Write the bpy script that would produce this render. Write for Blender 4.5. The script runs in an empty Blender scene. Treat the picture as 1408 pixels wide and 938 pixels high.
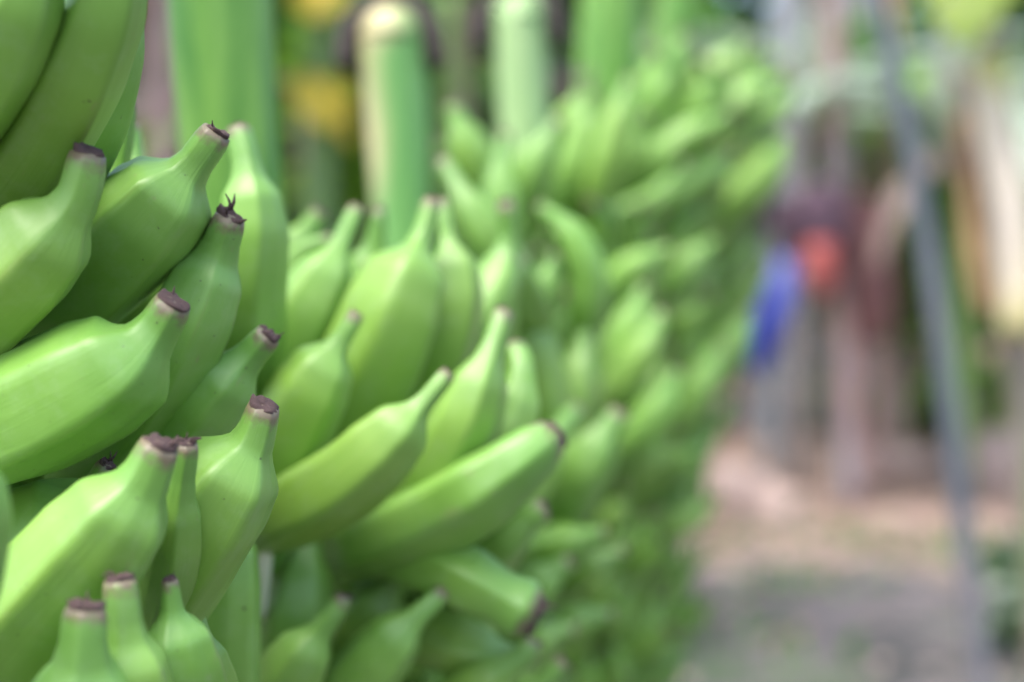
import bpy, math, random
from mathutils import Vector, Matrix, noise

random.seed(7)
S = bpy.context.scene
C = S.collection
R = math.radians
H = 0.9                       # camera height above the dirt
FPX = 35.0 / 22.3 * 1408.0    # pixels per unit slope


def at(x, y, d):
    """world point seen at photo pixel (x, y) at depth d metres"""
    return Vector(((x - 704.0) / FPX * d, d, H + (469.0 - y) / FPX * d))


# ------------------------------------------------------------------ object helpers
def mesh_obj(name, verts, faces, mat, parent=None, attrs=None, smooth=True):
    me = bpy.data.meshes.new(name)
    me.from_pydata([tuple(v) for v in verts], [], faces)
    if attrs:
        for k, vals in attrs.items():
            a = me.attributes.new(k, 'FLOAT', 'POINT')
            a.data.foreach_set('value', vals)
    if smooth:
        me.polygons.foreach_set('use_smooth', [True] * len(me.polygons))
    me.update()
    o = bpy.data.objects.new(name, me)
    me.materials.append(mat)
    C.objects.link(o)
    if parent is not None:
        o.parent = parent
    return o


def tag(o, label=None, cat=None, group=None, kind=None):
    if label:
        o['label'] = label
    if cat:
        o['category'] = cat
    if group:
        o['group'] = group
    if kind:
        o['kind'] = kind
    return o


def empty(name, loc=(0, 0, 0)):
    o = bpy.data.objects.new(name, None)
    o.location = loc
    o.empty_display_size = 0.05
    C.objects.link(o)
    return o


def keep_world(child, parent):
    """children are modelled in world space; the parent Empty only translates"""
    child.parent = parent
    child.matrix_parent_inverse = Matrix.Translation(-Vector(parent.location))
    return child


# ------------------------------------------------------------------ node helpers
def new_mat(name):
    m = bpy.data.materials.new(name)
    m.use_nodes = True
    nt = m.node_tree
    b = nt.nodes['Principled BSDF']
    return m, nt, b


def N(nt, typ, **kw):
    n = nt.nodes.new(typ)
    for k, v in kw.items():
        if k in n.inputs.keys():
            n.inputs[k].default_value = v
        else:
            setattr(n, k, v)
    return n


def ramp(nt, fac, stops):
    n = nt.nodes.new('ShaderNodeValToRGB')
    e = n.color_ramp.elements
    e[0].position, e[0].color = stops[0][0], (*stops[0][1], 1)
    e[1].position, e[1].color = stops[-1][0], (*stops[-1][1], 1)
    for p, c in stops[1:-1]:
        q = e.new(p)
        q.color = (*c, 1)
    nt.links.new(fac, n.inputs[0])
    return n.outputs[0]


def mix(nt, fac, a, b, blend='MIX'):
    n = nt.nodes.new('ShaderNodeMix')
    n.data_type = 'RGBA'
    n.blend_type = blend
    for sock, val in ((n.inputs[0], fac), (n.inputs[6], a), (n.inputs[7], b)):
        if hasattr(val, 'is_output'):
            nt.links.new(val, sock)
        elif isinstance(val, (int, float)):
            sock.default_value = val
        else:
            sock.default_value = (*val, 1)
    return n.outputs[2]


def mth(nt, op, a, b=0.0, clamp=False):
    n = nt.nodes.new('ShaderNodeMath')
    n.operation = op
    n.use_clamp = clamp
    for i, val in enumerate((a, b)):
        if hasattr(val, 'is_output'):
            nt.links.new(val, n.inputs[i])
        else:
            n.inputs[i].default_value = val
    return n.outputs[0]


def attr(nt, name):
    n = nt.nodes.new('ShaderNodeAttribute')
    n.attribute_name = name
    return n.outputs['Fac']


def noise_tex(nt, scale, detail=3.0, rough=0.55, vec=None, dist=0.0):
    n = nt.nodes.new('ShaderNodeTexNoise')
    n.inputs['Scale'].default_value = scale
    n.inputs['Detail'].default_value = detail
    n.inputs['Roughness'].default_value = rough
    n.inputs['Distortion'].default_value = dist
    if vec is not None:
        nt.links.new(vec, n.inputs['Vector'])
    return n.outputs['Fac']


def bump(nt, b, h, strength=0.2, dist=0.001):
    n = nt.nodes.new('ShaderNodeBump')
    n.inputs['Strength'].default_value = strength
    n.inputs['Distance'].default_value = dist
    nt.links.new(h, n.inputs['Height'])
    nt.links.new(n.outputs[0], b.inputs['Normal'])


# ------------------------------------------------------------------ materials
def banana_skin(name, tint, sat=1.0):
    m, nt, b = new_mat(name)
    L = nt.links
    oi = nt.nodes.new('ShaderNodeObjectInfo')
    geo = nt.nodes.new('ShaderNodeNewGeometry')
    pos = geo.outputs['Position']
    rnd = oi.outputs['Random']
    t = attr(nt, 't')
    rid = attr(nt, 'ridge')
    n1 = noise_tex(nt, 22, 3, .55, pos)
    g_a = (0.155 * tint, 0.355 * tint, 0.043 * tint)
    g_b = (0.236 * tint, 0.460 * tint, 0.092 * tint)
    base = mix(nt, ramp(nt, n1, [(0.3, (0, 0, 0)), (0.7, (1, 1, 1))]), g_a, g_b)
    # some fruit yellower, some bluer
    base = mix(nt, mth(nt, 'MULTIPLY', rnd, .55), base, (0.268 * tint, 0.425 * tint, 0.062 * tint))
    # darker bluish-green neck, paler stalk end
    neck = ramp(nt, t, [(0.76, (0, 0, 0)), (0.92, (1, 1, 1))])
    base = mix(nt, mth(nt, 'MULTIPLY', neck, .65), base, (0.115, 0.275, 0.050))
    # fine lengthwise streaks
    comb = nt.nodes.new('ShaderNodeCombineXYZ')
    L.new(mth(nt, 'MULTIPLY', attr(nt, 'ang'), 14), comb.inputs[0])
    L.new(mth(nt, 'MULTIPLY', t, 2.2), comb.inputs[1])
    L.new(mth(nt, 'MULTIPLY', rnd, 37), comb.inputs[2])
    st = noise_tex(nt, 1.6, 5, .65, comb.outputs[0])
    base = mix(nt, ramp(nt, st, [(0.35, (0.10, 0.10, 0.10)), (0.65, (0, 0, 0))]), base, (0.10, 0.26, 0.04))
    # browned ridges, in patches
    rmask = mth(nt, 'MULTIPLY', ramp(nt, rid, [(0.80, (0, 0, 0)), (1.0, (1, 1, 1))]),
                ramp(nt, noise_tex(nt, 14, 2, .6, pos), [(0.50, (0, 0, 0)), (0.68, (.5, .5, .5))]))
    base = mix(nt, rmask, base, (0.21, 0.17, 0.085))
    # rub marks
    comb2 = nt.nodes.new('ShaderNodeCombineXYZ')
    L.new(mth(nt, 'MULTIPLY', attr(nt, 'ang'), 3), comb2.inputs[0])
    L.new(mth(nt, 'MULTIPLY', t, 5), comb2.inputs[1])
    L.new(mth(nt, 'MULTIPLY', rnd, 91), comb2.inputs[2])
    sc = noise_tex(nt, 2.0, 6, .72, comb2.outputs[0], .6)
    base = mix(nt, ramp(nt, sc, [(0.63, (0, 0, 0)), (0.74, (.55, .55, .55))]), base, (0.25, 0.22, 0.12))
    # black specks
    sp = noise_tex(nt, 260, 2, .5, pos)
    base = mix(nt, ramp(nt, sp, [(0.735, (0, 0, 0)), (0.77, (.8, .8, .8))]), base, (0.035, 0.030, 0.018))
    # pale dusty bloom, patchy
    bl = noise_tex(nt, 60, 5, .7, pos)
    base = mix(nt, ramp(nt, bl, [(0.50, (0, 0, 0)), (0.80, (.15, .15, .15))]), base, (0.42, 0.52, 0.38))
    # browning that creeps down from the flower scar
    endn = mth(nt, 'ADD', t, mth(nt, 'MULTIPLY', mth(nt, 'SUBTRACT', noise_tex(nt, 150, 4, .7, pos), .5), .09))
    base = mix(nt, ramp(nt, endn, [(0.965, (0, 0, 0)), (0.995, (.9, .9, .9))]), base, (0.15, 0.10, 0.075))
    L.new(base, b.inputs['Base Color'])
    b.inputs['Roughness'].default_value = 0.46
    b.inputs['Specular IOR Level'].default_value = 0.5
    b.inputs['Coat Weight'].default_value = 0.10
    b.inputs['Coat Roughness'].default_value = 0.32
    b.inputs['Sheen Weight'].default_value = 0.0
    b.inputs['Sheen Roughness'].default_value = 0.4
    b.inputs['Subsurface Weight'].default_value = 0.03
    b.inputs['Subsurface Radius'].default_value = (0.6, 1.0, 0.25)
    b.inputs['Subsurface Scale'].default_value = 0.004
    bump(nt, b, mth(nt, 'ADD', mth(nt, 'MULTIPLY', st, .6), mth(nt, 'MULTIPLY', n1, .6)), 0.28, 0.0016)
    return m


def blotchy(name, c1, c2, scale=12, rough=.75, c3=None, trans=0.0, bumpd=0.003, stretch=None, bs=.4):
    m, nt, b = new_mat(name)
    tc = nt.nodes.new('ShaderNodeTexCoord')
    vec = tc.outputs['Object']
    if stretch:
        mp = nt.nodes.new('ShaderNodeMapping')
        mp.inputs['Scale'].default_value = stretch
        nt.links.new(vec, mp.inputs[0])
        vec = mp.outputs[0]
    n1 = noise_tex(nt, scale, 5, .62, vec)
    col = mix(nt, ramp(nt, n1, [(0.34, (0, 0, 0)), (0.66, (1, 1, 1))]), c1, c2)
    if c3:
        n2 = noise_tex(nt, scale * .35, 4, .6, vec, .5)
        col = mix(nt, ramp(nt, n2, [(0.52, (0, 0, 0)), (0.64, (1, 1, 1))]), col, c3)
    nt.links.new(col, b.inputs['Base Color'])
    b.inputs['Roughness'].default_value = rough
    bump(nt, b, n1, bs, bumpd)
    if trans:
        out = nt.nodes['Material Output']
        tr = nt.nodes.new('ShaderNodeBsdfTranslucent')
        nt.links.new(col, tr.inputs[0])
        ms = nt.nodes.new('ShaderNodeMixShader')
        ms.inputs[0].default_value = trans
        nt.links.new(b.outputs[0], ms.inputs[1])
        nt.links.new(tr.outputs[0], ms.inputs[2])
        nt.links.new(ms.outputs[0], out.inputs[0])
    return m


SKIN = banana_skin('green_banana_skin', .84)
TIP = blotchy('withered_tip', (0.012, 0.007, 0.007), (0.080, 0.042, 0.044), 330, .9, (0.20, 0.135, 0.115))
CROWN = blotchy('hand_cushion', (0.10, 0.22, 0.05), (0.16, 0.30, 0.08), 40, .55)
PALE_LIGHT = blotchy('pale_light_patch', (0.62, 0.66, 0.52), (0.72, 0.74, 0.62), 60, .6)  # pale colour of the added piece that imitates a bright patch of light
STALK = blotchy('green_stalk', (0.055, 0.19, 0.022), (0.17, 0.35, 0.06), 14, .42, (0.15, 0.22, 0.07), 0, .002, (3, 3, .35))
STALK_P = blotchy('pale_scuffed_stalk', (0.24, 0.41, 0.16), (0.34, 0.49, 0.22), 9, .5, None, 0, .002, (3, 3, .35))
def dry_sided():
    m, nt, b = new_mat('half_dried_stalk')
    tc = nt.nodes.new('ShaderNodeTexCoord')
    mp = nt.nodes.new('ShaderNodeMapping')
    mp.inputs['Scale'].default_value = (3, 3, .35)
    nt.links.new(tc.outputs['Object'], mp.inputs[0])
    n1 = noise_tex(nt, 12, 5, .62, mp.outputs[0])
    k = ramp(nt, n1, [(0.34, (0, 0, 0)), (0.66, (1, 1, 1))])
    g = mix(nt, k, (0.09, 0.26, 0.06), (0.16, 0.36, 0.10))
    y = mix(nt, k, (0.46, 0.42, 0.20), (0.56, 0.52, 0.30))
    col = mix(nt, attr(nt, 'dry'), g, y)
    nt.links.new(col, b.inputs['Base Color'])
    b.inputs['Roughness'].default_value = .5
    bump(nt, b, n1, .4, .002)
    return m


STALK_DRY = dry_sided()
STALK_YG = blotchy('yellowish_stalk_end', (0.30, 0.34, 0.13), (0.44, 0.42, 0.21), 30, .6)
STALK_CUT = blotchy('dried_cut_stalk', (0.44, 0.38, 0.19), (0.52, 0.47, 0.28), 20, .7)
BARK = blotchy('dark_dry_bract', (0.030, 0.021, 0.018), (0.085, 0.055, 0.050), 40, .9)
ROPE = blotchy('dark_rope', (0.030, 0.022, 0.022), (0.08, 0.06, 0.06), 120, .9)
DIRT = None
STEM = blotchy('banana_trunk', (0.16, 0.12, 0.10), (0.28, 0.25, 0.21), 6, .75, (0.10, 0.20, 0.06), 0, .004, (2, 2, .3))
STEM_PINK = blotchy('pinkish_bark', (0.25, 0.155, 0.145), (0.34, 0.245, 0.24), 8, .8, (0.23, 0.24, 0.28), 0, .004, (2, 2, .5))
STEM_GREY = blotchy('grey_wood', (0.19, 0.18, 0.18), (0.28, 0.28, 0.31), 8, .8, (0.20, 0.16, 0.14), 0, .004, (2, 2, .3))
STEM_BLUE = blotchy('blue_grey_wood', (0.14, 0.17, 0.20), (0.22, 0.25, 0.29), 8, .7, None, 0, .004, (2, 2, .3))
STEM_GREEN = blotchy('green_trunk', (0.10, 0.20, 0.05), (0.16, 0.28, 0.08), 6, .5, (0.20, 0.15, 0.10), 0, .004, (2, 2, .3))
DRY_CREAM = blotchy('cream_dry_sheath', (0.60, 0.53, 0.42), (0.74, 0.66, 0.58), 7, .75, (0.55, 0.50, 0.20), .15, .004, (2, 2, .4))
DRY_ORANGE = blotchy('orange_dry_sheath', (0.36, 0.20, 0.085), (0.46, 0.29, 0.14), 7, .8, (0.20, 0.12, 0.08), .15, .004, (2, 2, .4))
DRY_BROWN = blotchy('brown_dry_leaf', (0.15, 0.115, 0.10), (0.26, 0.21, 0.18), 9, .9, (0.12, 0.07, 0.065), .15, .004, (2, 2, .4))
LEAF = blotchy('green_leaf', (0.055, 0.16, 0.022), (0.11, 0.25, 0.04), 3, .45, None, .4)
LEAF_D = blotchy('dark_leaf', (0.030, 0.085, 0.022), (0.06, 0.14, 0.035), 3, .45, None, .3)
LEAF_L = blotchy('fresh_leaf', (0.17, 0.36, 0.035), (0.27, 0.45, 0.05), 3, .45, None, .5)
LEAF_YG = blotchy('yellow_green_leaf', (0.17, 0.28, 0.022), (0.25, 0.35, 0.035), 3, .5, None, .5)
LEAF_Y = blotchy('yellow_leaf', (0.74, 0.56, 0.05), (0.80, 0.66, 0.10), 3, .5, (0.78, 0.52, 0.16), .4)
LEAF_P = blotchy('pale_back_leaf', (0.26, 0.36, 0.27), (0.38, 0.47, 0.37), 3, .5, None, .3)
POLE = blotchy('weathered_pole', (0.080, 0.095, 0.118), (0.13, 0.148, 0.175), 14, .55, (0.21, 0.18, 0.19), 0, .001, (2, 2, .3))
BLUE = blotchy('blue_plastic', (0.03, 0.05, 0.34), (0.055, 0.09, 0.44), 10, .35, None, .25)
RED = blotchy('red_cloth', (0.28, 0.050, 0.045), (0.37, 0.085, 0.075), 14, .8)
PURPLE = blotchy('purple_cloth', (0.045, 0.026, 0.045), (0.10, 0.055, 0.080), 10, .8)
MAROON = blotchy('maroon_dead_leaves', (0.060, 0.024, 0.026), (0.13, 0.060, 0.058), 9, .9)
STONE = blotchy('pale_pink_stone', (0.33, 0.245, 0.215), (0.43, 0.345, 0.315), 9, .85, (0.46, 0.34, 0.26), 0, .01)
LITTER = blotchy('dry_leaf_litter', (0.28, 0.21, 0.17), (0.42, 0.34, 0.30), 9, .9, (0.32, 0.19, 0.11), .1)


def ground_mat():
    m, nt, b = new_mat('plantation_dirt')
    geo = nt.nodes.new('ShaderNodeNewGeometry')
    pos = geo.outputs['Position']
    n1 = noise_tex(nt, 1.3, 6, .65, pos)
    n2 = noise_tex(nt, 3.2, 6, .75, pos)
    col = mix(nt, ramp(nt, n2, [(0.42, (0, 0, 0)), (0.58, (1, 1, 1))]), (0.035, 0.037, 0.035), (0.145, 0.125, 0.125))
    col = mix(nt, ramp(nt, n1, [(0.5, (0, 0, 0)), (0.62, (.75, .75, .75))]), col, (0.070, 0.110, 0.045))
    # dry pinkish soil further from the rows
    sep = nt.nodes.new('ShaderNodeSeparateXYZ')
    nt.links.new(pos, sep.inputs[0])
    f = mth(nt, 'ADD', sep.outputs[1], mth(nt, 'MULTIPLY', mth(nt, 'SUBTRACT', n1, .5), 11.0))
    f2 = nt.nodes.new('ShaderNodeMapRange')
    f2.inputs[1].default_value = 6.0
    f2.inputs[2].default_value = 7.6
    nt.links.new(f, f2.inputs[0])
    soil = mix(nt, ramp(nt, n2, [(0.42, (0, 0, 0)), (0.58, (1, 1, 1))]), (0.13, 0.085, 0.062), (0.37, 0.265, 0.220))
    col = mix(nt, f2.outputs[0], col, soil)
    nt.links.new(col, b.inputs['Base Color'])
    b.inputs['Roughness'].default_value = .95
    bump(nt, b, n2, .6, .03)
    return m


DIRT = ground_mat()


# ------------------------------------------------------------------ curves and tubes
def spline(pts, n):
    """centripetal-ish Catmull-Rom through pts, resampled to n points equally spaced by length"""
    P = [2 * pts[0] - pts[1]] + list(pts) + [2 * pts[-1] - pts[-2]]
    raw = []
    for i in range(1, len(P) - 2):
        p0, p1, p2, p3 = P[i - 1], P[i], P[i + 1], P[i + 2]
        for k in range(24):
            t = k / 24
            raw.append(.5 * ((2 * p1) + (p2 - p0) * t + (2 * p0 - 5 * p1 + 4 * p2 - p3) * t * t + (3 * p1 - p0 - 3 * p2 + p3) * t ** 3))
    raw.append(P[-2])
    cum = [0]
    for a, b in zip(raw, raw[1:]):
        cum.append(cum[-1] + (b - a).length)
    tot = cum[-1]
    out, j = [], 0
    for i in range(n):
        s = tot * i / (n - 1)
        while j < len(cum) - 2 and cum[j + 1] < s:
            j += 1
        f = (s - cum[j]) / max(cum[j + 1] - cum[j], 1e-9)
        out.append(raw[j].lerp(raw[j + 1], min(max(f, 0), 1)))
    return out, tot


def frames(path, ref=None):
    T = []
    for i in range(len(path)):
        a = path[max(i - 1, 0)]
        b = path[min(i + 1, len(path) - 1)]
        T.append((b - a).normalized())
    ref = ref or Vector((0, -1, 0.25))
    u = (ref - T[0] * ref.dot(T[0])).normalized()
    out = []
    for i, t in enumerate(T):
        u = (u - t * u.dot(t)).normalized()
        out.append((t, u, t.cross(u)))
    return out


def interp(keys, x):
    for (x0, y0), (x1, y1) in zip(keys, keys[1:]):
        if x <= x1:
            f = (x - x0) / (x1 - x0)
            f = f * f * (3 - 2 * f) * .55 + f * .45
            return y0 + (y1 - y0) * f
    return keys[-1][1]


def tube(path, rad, seg=12, ref=None, wob=0.0, seed=0, cap=True):
    """verts, faces of a round tube along path; rad(f) gives the radius at fraction f"""
    fr = frames(path, ref)
    V, F = [], []
    n = len(path)
    for i, (p, (t, u, w)) in enumerate(zip(path, fr)):
        r = rad(i / (n - 1))
        for k in range(seg):
            a = 2 * math.pi * k / seg
            q = r
            if wob:
                q *= 1 + wob * noise.noise(Vector((math.cos(a) * 1.4 + seed, math.sin(a) * 1.4, i * 5.0 / n + seed)))
            V.append(p + u * (math.cos(a) * q) + w * (math.sin(a) * q))
    for i in range(n - 1):
        for k in range(seg):
            k2 = (k + 1) % seg
            F.append((i * seg + k, i * seg + k2, (i + 1) * seg + k2, (i + 1) * seg + k))
    if cap:
        V.append(path[0]); V.append(path[-1])
        c0, c1 = len(V) - 2, len(V) - 1
        for k in range(seg):
            k2 = (k + 1) % seg
            F.append((c0, k2, k))
            F.append((c1, (n - 1) * seg + k, (n - 1) * seg + k2))
    return V, F


# ------------------------------------------------------------------ the banana
def banana_geo(pts, rad, neck, rng, nring=56, nseg=40, roll=0.0, neck_from=.80, base_k=.42, blunt=0.0):
    """one curved, ridged fruit along pts (stalk end first).  rad = body radius, neck = radius of the bottle neck"""
    path, length = spline(pts, nring)
    fr = frames(path)
    nk = neck / rad
    keys = [(0, base_k * .9), (.06, base_k * .92), (.15, .66), (.27, .90), (.42, 1.0), (.56, 1.0), (neck_from - .12, .92 + .02 * blunt),
            (neck_from - .03, .76 + .05 * blunt), (neck_from + .04, nk * 1.22), (neck_from + .075, nk * 1.03), (.978, nk * .97), (1.0, nk * .84)]
    keys = [k for i, k in enumerate(keys) if i == 0 or k[0] > keys[i - 1][0] + 1e-4]
    # five unequal ridges
    nr = 5
    base = roll + rng.uniform(-.15, .15)
    angs = sorted((base + 2 * math.pi * i / nr + rng.uniform(-.22, .22)) % (2 * math.pi) for i in range(nr))
    amp = [rng.uniform(.75, 1.1) for _ in angs]
    lump = rng.uniform(0, 50)
    tw = rng.uniform(-.25, .25)
    V, F, tt, rr, aa = [], [], [], [], []
    for i, (p, (t, u, w)) in enumerate(zip(path, fr)):
        f = i / (nring - 1)
        r = rad * interp(keys, f)
        edge = min(1.0, f / .15) * (1.0 if f < .86 else max(.60, 1 - (f - .86) * 4))
        for k in range(nseg):
            a = 2 * math.pi * k / nseg
            th = (a + tw * f) % (2 * math.pi)
            # distance to the neighbouring ridges: a rounded polygon
            best, bi = 9, 0
            for j, g in enumerate(angs):
                dd = abs((th - g + math.pi) % (2 * math.pi) - math.pi)
                if dd < best:
                    best, bi = dd, j
            # chord between ridges
            nxt = [(g - th) % (2 * math.pi) for g in angs]
            prv = [(th - g) % (2 * math.pi) for g in angs]
            gap = min(nxt) + min(prv)
            mid = abs(min(nxt) - min(prv)) / 2
            poly = math.cos(gap / 2) / max(math.cos(mid - 0), .3)
            poly = math.cos(gap / 2) / math.cos(min(mid, gap / 2 - 1e-4))
            poly = max(poly, .78)
            sharp = math.exp(-(best / .16) ** 2)
            shape = 1 + (poly - 1) * .68 * edge + sharp * .020 * amp[bi] * edge - .03 * edge * (1 - sharp) * 0
            q = r * shape
            nz = noise.noise(Vector((math.cos(a) * 1.1 + lump, math.sin(a) * 1.1, f * 4 + lump)))
            q *= 1 + .022 * nz
            V.append(p + u * (math.cos(a) * q) + w * (math.sin(a) * q))
            tt.append(f)
            rr.append(sharp * edge)
            aa.append(abs((a / math.pi) - 1.0))
    for i in range(nring - 1):
        for k in range(nseg):
            k2 = (k + 1) % nseg
            F.append((i * nseg + k, i * nseg + k2, (i + 1) * nseg + k2, (i + 1) * nseg + k))
    for end, pt, flip in ((0, path[0], True), (nring - 1, path[-1] + fr[-1][0] * neck * .18, False)):
        V.append(pt); tt.append(end / (nring - 1)); rr.append(0); aa.append(.5)
        c = len(V) - 1
        for k in range(nseg):
            k2 = (k + 1) % nseg
            F.append((c, end * nseg + k2, end * nseg + k) if flip else (c, end * nseg + k, end * nseg + k2))
    return V, F, {'t': tt, 'ridge': rr, 'ang': aa}, path[-1], fr[-1]


def tip_geo(rng, stubs):
    """withered flower end: a puckered dark cap with shrivelled stubs; unit radius, axis +Z"""
    V, F = [], []
    seg, sd = 18, rng.uniform(0, 90)
    prof = [(.72, -.25), (.82, -.03), (.72, .05), (.50, .09), (.25, .05)]
    for j, (r, z) in enumerate(prof):
        for k in range(seg):
            a = 2 * math.pi * k / seg
            w = noise.noise(Vector((math.cos(a) * 2 + sd, math.sin(a) * 2, j * .7)))
            V.append(Vector((math.cos(a) * r * (1 + .20 * w), math.sin(a) * r * (1 + .20 * w), z + .20 * w + (.09 * math.sin(a * 3 + sd) if j < 2 else 0))))
    for j in range(len(prof) - 1):
        for k in range(seg):
            k2 = (k + 1) % seg
            F.append((j * seg + k, j * seg + k2, (j + 1) * seg + k2, (j + 1) * seg + k))
    V.append(Vector((0, 0, .10)))
    c = len(V) - 1
    for k in range(seg):
        F.append((c, (len(prof) - 1) * seg + k, (len(prof) - 1) * seg + (k + 1) % seg))
    for s in range(stubs):
        a = rng.uniform(0, 6.28)
        r0 = rng.uniform(.2, .8)
        p0 = Vector((math.cos(a) * r0, math.sin(a) * r0, .05))
        hgt = rng.uniform(.15, .55)
        p1 = p0 + Vector((math.cos(a) * .15, math.sin(a) * .15, hgt * .6))
        p2 = p1 + Vector((math.cos(a) * rng.uniform(.1, .7), math.sin(a) * rng.uniform(.1, .7), hgt * rng.uniform(-.25, .6)))
        path, _ = spline([p0, p1, p2], 7)
        rr0 = rng.uniform(.06, .14)
        v, f = tube(path, lambda q, rr0=rr0: rr0 * (1 - .75 * q), 6, Vector((1, .3, 0)), .3, s)
        o = len(V)
        V += v
        F += [tuple(i + o for i in ff) for ff in f]
    return V, F


rb = random.Random(11)
TIPS = []
rt = random.Random(3)
for st in (0, 1, 2, 2, 4, 1):
    v, f = tip_geo(rt, st)
    me = bpy.data.meshes.new('blossom_tip')
    me.from_pydata([tuple(q) for q in v], [], f)
    me.polygons.foreach_set('use_smooth', [True] * len(me.polygons))
    me.materials.append(TIP)
    TIPS.append(me)


def add_tip(parent, pos, fr, neck, kind, inv=None):
    t, u, w = fr
    o = bpy.data.objects.new('blossom_tip', TIPS[kind % len(TIPS)])
    C.objects.link(o)
    M = Matrix((u, w, t)).transposed().to_4x4()
    M = Matrix.Translation(pos) @ M @ Matrix.Diagonal((neck, neck, neck * .9, 1))
    M = M @ Matrix.Rotation(rb.uniform(-.28, .28), 4, 'X') @ Matrix.Rotation(rb.uniform(0, 6.28), 4, 'Z') @ Matrix.Diagonal((rb.uniform(.72, 1.0), rb.uniform(.85, 1.06), rb.uniform(.8, 1.5), 1))
    o.parent = parent
    o.matrix_parent_inverse = inv if inv is not None else Matrix.Identity(4)
    o.matrix_basis = M
    return o




HR = (72, 48)


def hero(bunch, pts, w, neck=None, roll=None, tip=1, nf=.80, res=(56, 40), bk=.42):
    w *= 1.10
    """a fruit laid out from points (px, py, depth); w and neck are full widths in photo pixels at its middle"""
    P = [at(*p) for p in pts]
    dm = pts[len(pts) // 2][2]
    rad = w / 2 / FPX * dm
    if res == HR and neck:
        neck *= 1.18
    nk = (neck if neck else w * .36) / 2 / FPX * pts[-1][2]
    roll = rb.uniform(0, 6.28) if roll is None else roll
    v, f, at_, end, fr = banana_geo(P, rad, nk, rb, res[0], res[1], roll, nf, bk, 1.0 if res == HR else 0.0)
    o = mesh_obj('banana', v, f, SKIN, None, at_)
    keep_world(o, bunch)
    if tip is not None:
        tp = add_tip(o, end + fr[0] * nk * .12, fr, nk, tip)
    return o


# template fruit for the filled-in hands (local frame: x outward, z up, origin at the stalk)
TEMPL = []
rq = random.Random(21)
for i in range(8):
    ln = rq.uniform(.92, 1.1)
    lift = rq.uniform(.85, 1.15)
    pts = [Vector((0, 0, 0)), Vector((.040, 0, -.006)), Vector((.085 * ln, rq.uniform(-.006, .006), .012 * lift)),
           Vector((.118 * ln, rq.uniform(-.010, .010), .055 * lift)), Vector((.130 * ln, rq.uniform(-.012, .012), .100 * lift)),
           Vector((.134 * ln, rq.uniform(-.014, .014), .128 * lift))]
    v, f, a_, end, fr = banana_geo(pts, rq.uniform(.0185, .0215), .0068, rq, 34, 24, rq.uniform(0, 6), .82)
    me = bpy.data.meshes.new('banana')
    me.from_pydata([tuple(q) for q in v], [], f)
    for k, vals in a_.items():
        q = me.attributes.new(k, 'FLOAT', 'POINT')
        q.data.foreach_set('value', vals)
    me.polygons.foreach_set('use_smooth', [True] * len(me.polygons))
    me.materials.append(SKIN)
    TEMPL.append((me, end, fr))


FAR = []
for i in range(8):
    ln = rq.uniform(.9, 1.1)
    pts = [Vector((0, 0, 0)), Vector((.030, 0, -.006)), Vector((.062 * ln, rq.uniform(-.006, .006), .006)),
           Vector((.090 * ln, rq.uniform(-.008, .008), .034)), Vector((.101 * ln, rq.uniform(-.010, .010), .066)),
           Vector((.105 * ln, rq.uniform(-.012, .012), .086))]
    v, f, a_, end, fr = banana_geo(pts, rq.uniform(.0165, .0195), .0066, rq, 30, 22, rq.uniform(0, 6), .83)
    me = bpy.data.meshes.new('banana')
    me.from_pydata([tuple(q) for q in v], [], f)
    for k, vals in a_.items():
        q = me.attributes.new(k, 'FLOAT', 'POINT')
        q.data.foreach_set('value', vals)
    me.polygons.foreach_set('use_smooth', [True] * len(me.polygons))
    me.materials.append(SKIN)
    FAR.append((me, end, fr))


def fill_hands(bunch, axis, spans, per, rad_k, rng, accept, cap_n, tilt=0.0, templ=None):
    templ = templ or TEMPL
    """rings of fruit round a stalk.  axis(z) -> stalk centre at height z"""
    made = 0
    for hi, z in enumerate(spans):
        c = axis(z)
        off = hi * 2.4
        for k in range(per):
            phi = off + 2 * math.pi * (k + rng.uniform(-.18, .18)) / per
            d = Vector((math.cos(phi), math.sin(phi), 0))
            if made >= cap_n or not accept(d, z):
                continue
            me, end, fr = templ[rng.randrange(len(templ))]
            o = bpy.data.objects.new('banana', me)
            C.objects.link(o)
            sc = rad_k * rng.uniform(.88, 1.10) * (1 - .22 * hi / max(len(spans) - 1, 1))
            M = (Matrix.Translation(c + d * .028 + Vector((0, 0, rng.uniform(-.012, .012)))) @ Matrix.Rotation(phi, 4, 'Z')
                 @ Matrix.Rotation(rng.uniform(-.15, .60) + tilt, 4, 'Y') @ Matrix.Rotation(rng.uniform(-.35, .35), 4, 'X') @ Matrix.Scale(sc, 4))
            o.parent = bunch
            o.matrix_parent_inverse = Matrix.Translation(-Vector(bunch.location))
            o.matrix_basis = M
            add_tip(o, end + fr[0] * .0008, fr, .0068, rng.randrange(6))
            made += 1


def stalk(bunch, pts, r0, r1, mat, seed, name='stalk', dry=False):
    P = [at(*p) if isinstance(p, tuple) else p for p in pts]
    path, _ = spline(P, 90)
    v, f = tube(path, lambda q: r0 + (r1 - r0) * q, 24, Vector((1, 0, 0)), .10, seed)
    at_ = None
    if dry:
        vals = []
        for q in v:
            c = min(path, key=lambda p: abs(p.z - q.z))
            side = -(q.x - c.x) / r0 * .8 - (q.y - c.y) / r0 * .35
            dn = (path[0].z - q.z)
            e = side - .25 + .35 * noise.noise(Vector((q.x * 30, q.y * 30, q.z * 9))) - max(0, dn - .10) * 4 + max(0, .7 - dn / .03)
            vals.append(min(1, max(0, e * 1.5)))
        at_ = {'dry': vals}
    return keep_world(mesh_obj(name, v, f, mat, None, at_), bunch)


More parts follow.
